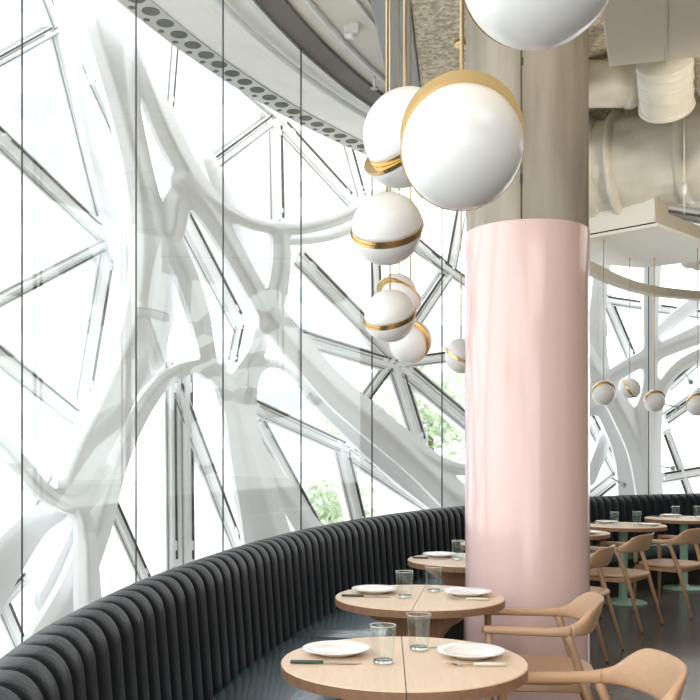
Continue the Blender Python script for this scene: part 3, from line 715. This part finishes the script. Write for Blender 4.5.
for ti in (0, 1, 2, 4, 5, 6):
    d_ = tshort[ti]; ex = (-.225, .09), (.225, .07)
    if ti == 4:
        put('plate', ti, .24, -.05, 0, 'white plate on '+d_, 'plate', gp['plate']); put('plate', ti, -.225, .09, 0, 'white plate behind the column on the banquette side, '+d_, 'plate', gp['plate']); continue
    put('plate', ti, *ex[0], 0, 'white plate on the banquette side of '+d_, 'plate', gp['plate'])
    put('plate', ti, *ex[1], 0, 'white plate on the chair side of '+d_, 'plate', gp['plate'])
    put('tumbler', ti, -.068, -.045, 0, 'clear tumbler at left and nearer the viewer on '+d_ if ti < 5 else 'clear tumbler on the left of '+d_, 'glass', gp['tumbler'])
    put('tumbler', ti, .055, .165, 0, 'clear tumbler at right and farther back on '+d_ if ti < 5 else 'clear tumbler on the right of '+d_, 'glass', gp['tumbler'])
    put('knife', ti, -.25, -.065, -.02, 'dark-handled knife in front of the left plate on '+d_, 'knife', gp['knife'])
    put('fork', ti, .225, -.075, .03, 'cream-handled fork in front of the right plate on '+d_, 'fork', gp['fork'])
    if ti < 2: put('knife2', ti, .20, .20, PI-.02, 'cream-handled knife mostly hidden behind the right plate on '+d_, 'knife', gp['knife'])

# ------------------------------------------------------------------ chairs
def make_chair():
    t = empty('armchair', (0, 0, 0))
    key = [(.262, .232, .655, .016, .024), (.25, .236, .655, .017, .025), (.12, .252, .654, .017, .025), (-.02, .260, .654, .018, .026), (-.09, .255, .658, .022, .026), (-.140, .236, .668, .032, .022), (-.180, .205, .688, .054, .016), (-.210, .165, .703, .068, .012), (-.236, .09, .706, .071, .011), (-.246, 0, .706, .072, .011)]
    half = [np.array(q) for q in catmull(key, 5)]
    full = half+[np.array([q[0], -q[1], *q[2:]]) for q in half[::-1][1:]]
    def loft(mb, sec):
        vs = []; seg = 16; n = len(sec)
        for i, q in enumerate(sec):
            a, b = sec[max(i-1, 0)], sec[min(i+1, n-1)]; tn = Vector((b[0]-a[0], b[1]-a[1], 0)).normalized(); out = Vector((tn.y, -tn.x, 0))
            out = -out if out.dot(Vector((q[0]+.05, q[1], 0))) < 0 else out
            lean = .32*min(1, max(0, (q[3]-.02)/.05)); u = (Vector((0, 0, 1))+out*lean)
            for k in range(seg):
                th = 2*PI*k/seg; c, s_ = math.cos(th), math.sin(th); pw = .62
                c = math.copysign(abs(c)**pw, c); s_ = math.copysign(abs(s_)**pw, s_)
                vs.append(Vector((q[0], q[1], q[2]))+out*(c*q[4])+u*(s_*q[3]))
        fs = [(i*seg+k, i*seg+(k+1) % seg, (i+1)*seg+(k+1) % seg, (i+1)*seg+k) for i in range(n-1) for k in range(seg)]+[list(range(seg))[::-1], [(n-1)*seg+k for k in range(seg)]]
        mb.add(vs, fs, 0, True)
    m = len(full); c1 = 22
    mb = MB(); loft(mb, full[c1-1:m-c1+1]); mb.build('backrest', M['oak'], t)
    mb = MB(); loft(mb, full[:c1]); mb.build('arm', M['oak'], t)
    mb = MB(); loft(mb, full[m-c1:]); mb.build('arm', M['oak'], t)
    for sg in (1, -1):
        mb = MB(); mb.sweep([(.247, sg*.236, .650), (.240, sg*.232, .46), (.240, sg*.232, .40), (.252, sg*.240, .012)], [.0165, .019, .019, .012], 14); mb.build('leg', M['oakleg'], t)
        mb = MB(); mb.sweep([(-.085, sg*.258, .658), (-.105, sg*.250, .60), (-.165, sg*.226, .42), (-.285, sg*.235, .012)], [.022, .018, .019, .011], 14); mb.build('leg', M['oakleg'], t)
        mb = MB(); mb.lathe([(.009, 0), (.010, .013)], 10, (.252, sg*.240, 0)); mb.lathe([(.009, 0), (.010, .013)], 10, (-.287, sg*.235, 0)); mb.build('glide', M['black'], t)
        mb = MB(); mb.sweep([(.24, sg*.228, .405), (-.165, sg*.215, .405)], [(.010, .02)]*2, 8, power=5); mb.build('seat_rail', M['oakleg'], t)
    mb = MB(); mb.sweep([(.236, .22, .405), (.236, -.22, .405)], [(.010, .02)]*2, 8, power=5); mb.sweep([(-.165, .21, .405), (-.165, -.21, .405)], [(.010, .02)]*2, 8, power=5); mb.build('cross_rail', M['oakleg'], t)
    # seat
    mb = MB(); ns = 48; rings = []
    def outl(k, s):
        a = 2*PI*k/ns; c, q = math.cos(a), math.sin(a); e = .55
        x = math.copysign(abs(c)**e, c)*.245; y = math.copysign(abs(q)**e, q)*(.245+.02*c); return x*s+.015, y*s
    vs = []
    lay = [(.80, .418), (.97, .422), (1.0, .434), (.985, .447), (.93, .452), (.7, .447), (.4, .441), (.12, .439)]
    for s_, z in lay:
        for k in range(ns): x, y = outl(k, s_); vs.append((x, y, z))
    mb.add(vs, [(i*ns+k, i*ns+(k+1) % ns, (i+1)*ns+(k+1) % ns, (i+1)*ns+k) for i in range(len(lay)-1) for k in range(ns)]+[list(range(ns))[::-1], [(len(lay)-1)*ns+k for k in range(ns)]], 0, True)
    mb.build('seat', M['oak'], t)
    return t
chair = make_chair(); used = False
for (x, y, face, label) in [(.768, 2.94, 180.5, 'curved oak armchair in the bottom right corner, nearest the viewer'),
                            (.885, 4.27, 172, 'oak armchair at the second table in front of the pink column'),
                            (1.62, 6.68, 151, 'oak armchair half hidden behind the right side of the column'),
                            (2.24, 7.74, 142, 'oak armchair in front of the first full mint-legged table right of the column'),
                            (2.92, 8.40, 135, 'oak armchair rightmost, cut by the right edge of the picture')]:
    o = copy_tree(chair) if used else chair; used = True
    o.location = (x, y, 0); o.rotation_euler = (0, 0, math.radians(face)); tag(o, label, 'chair', 'oak armchairs')
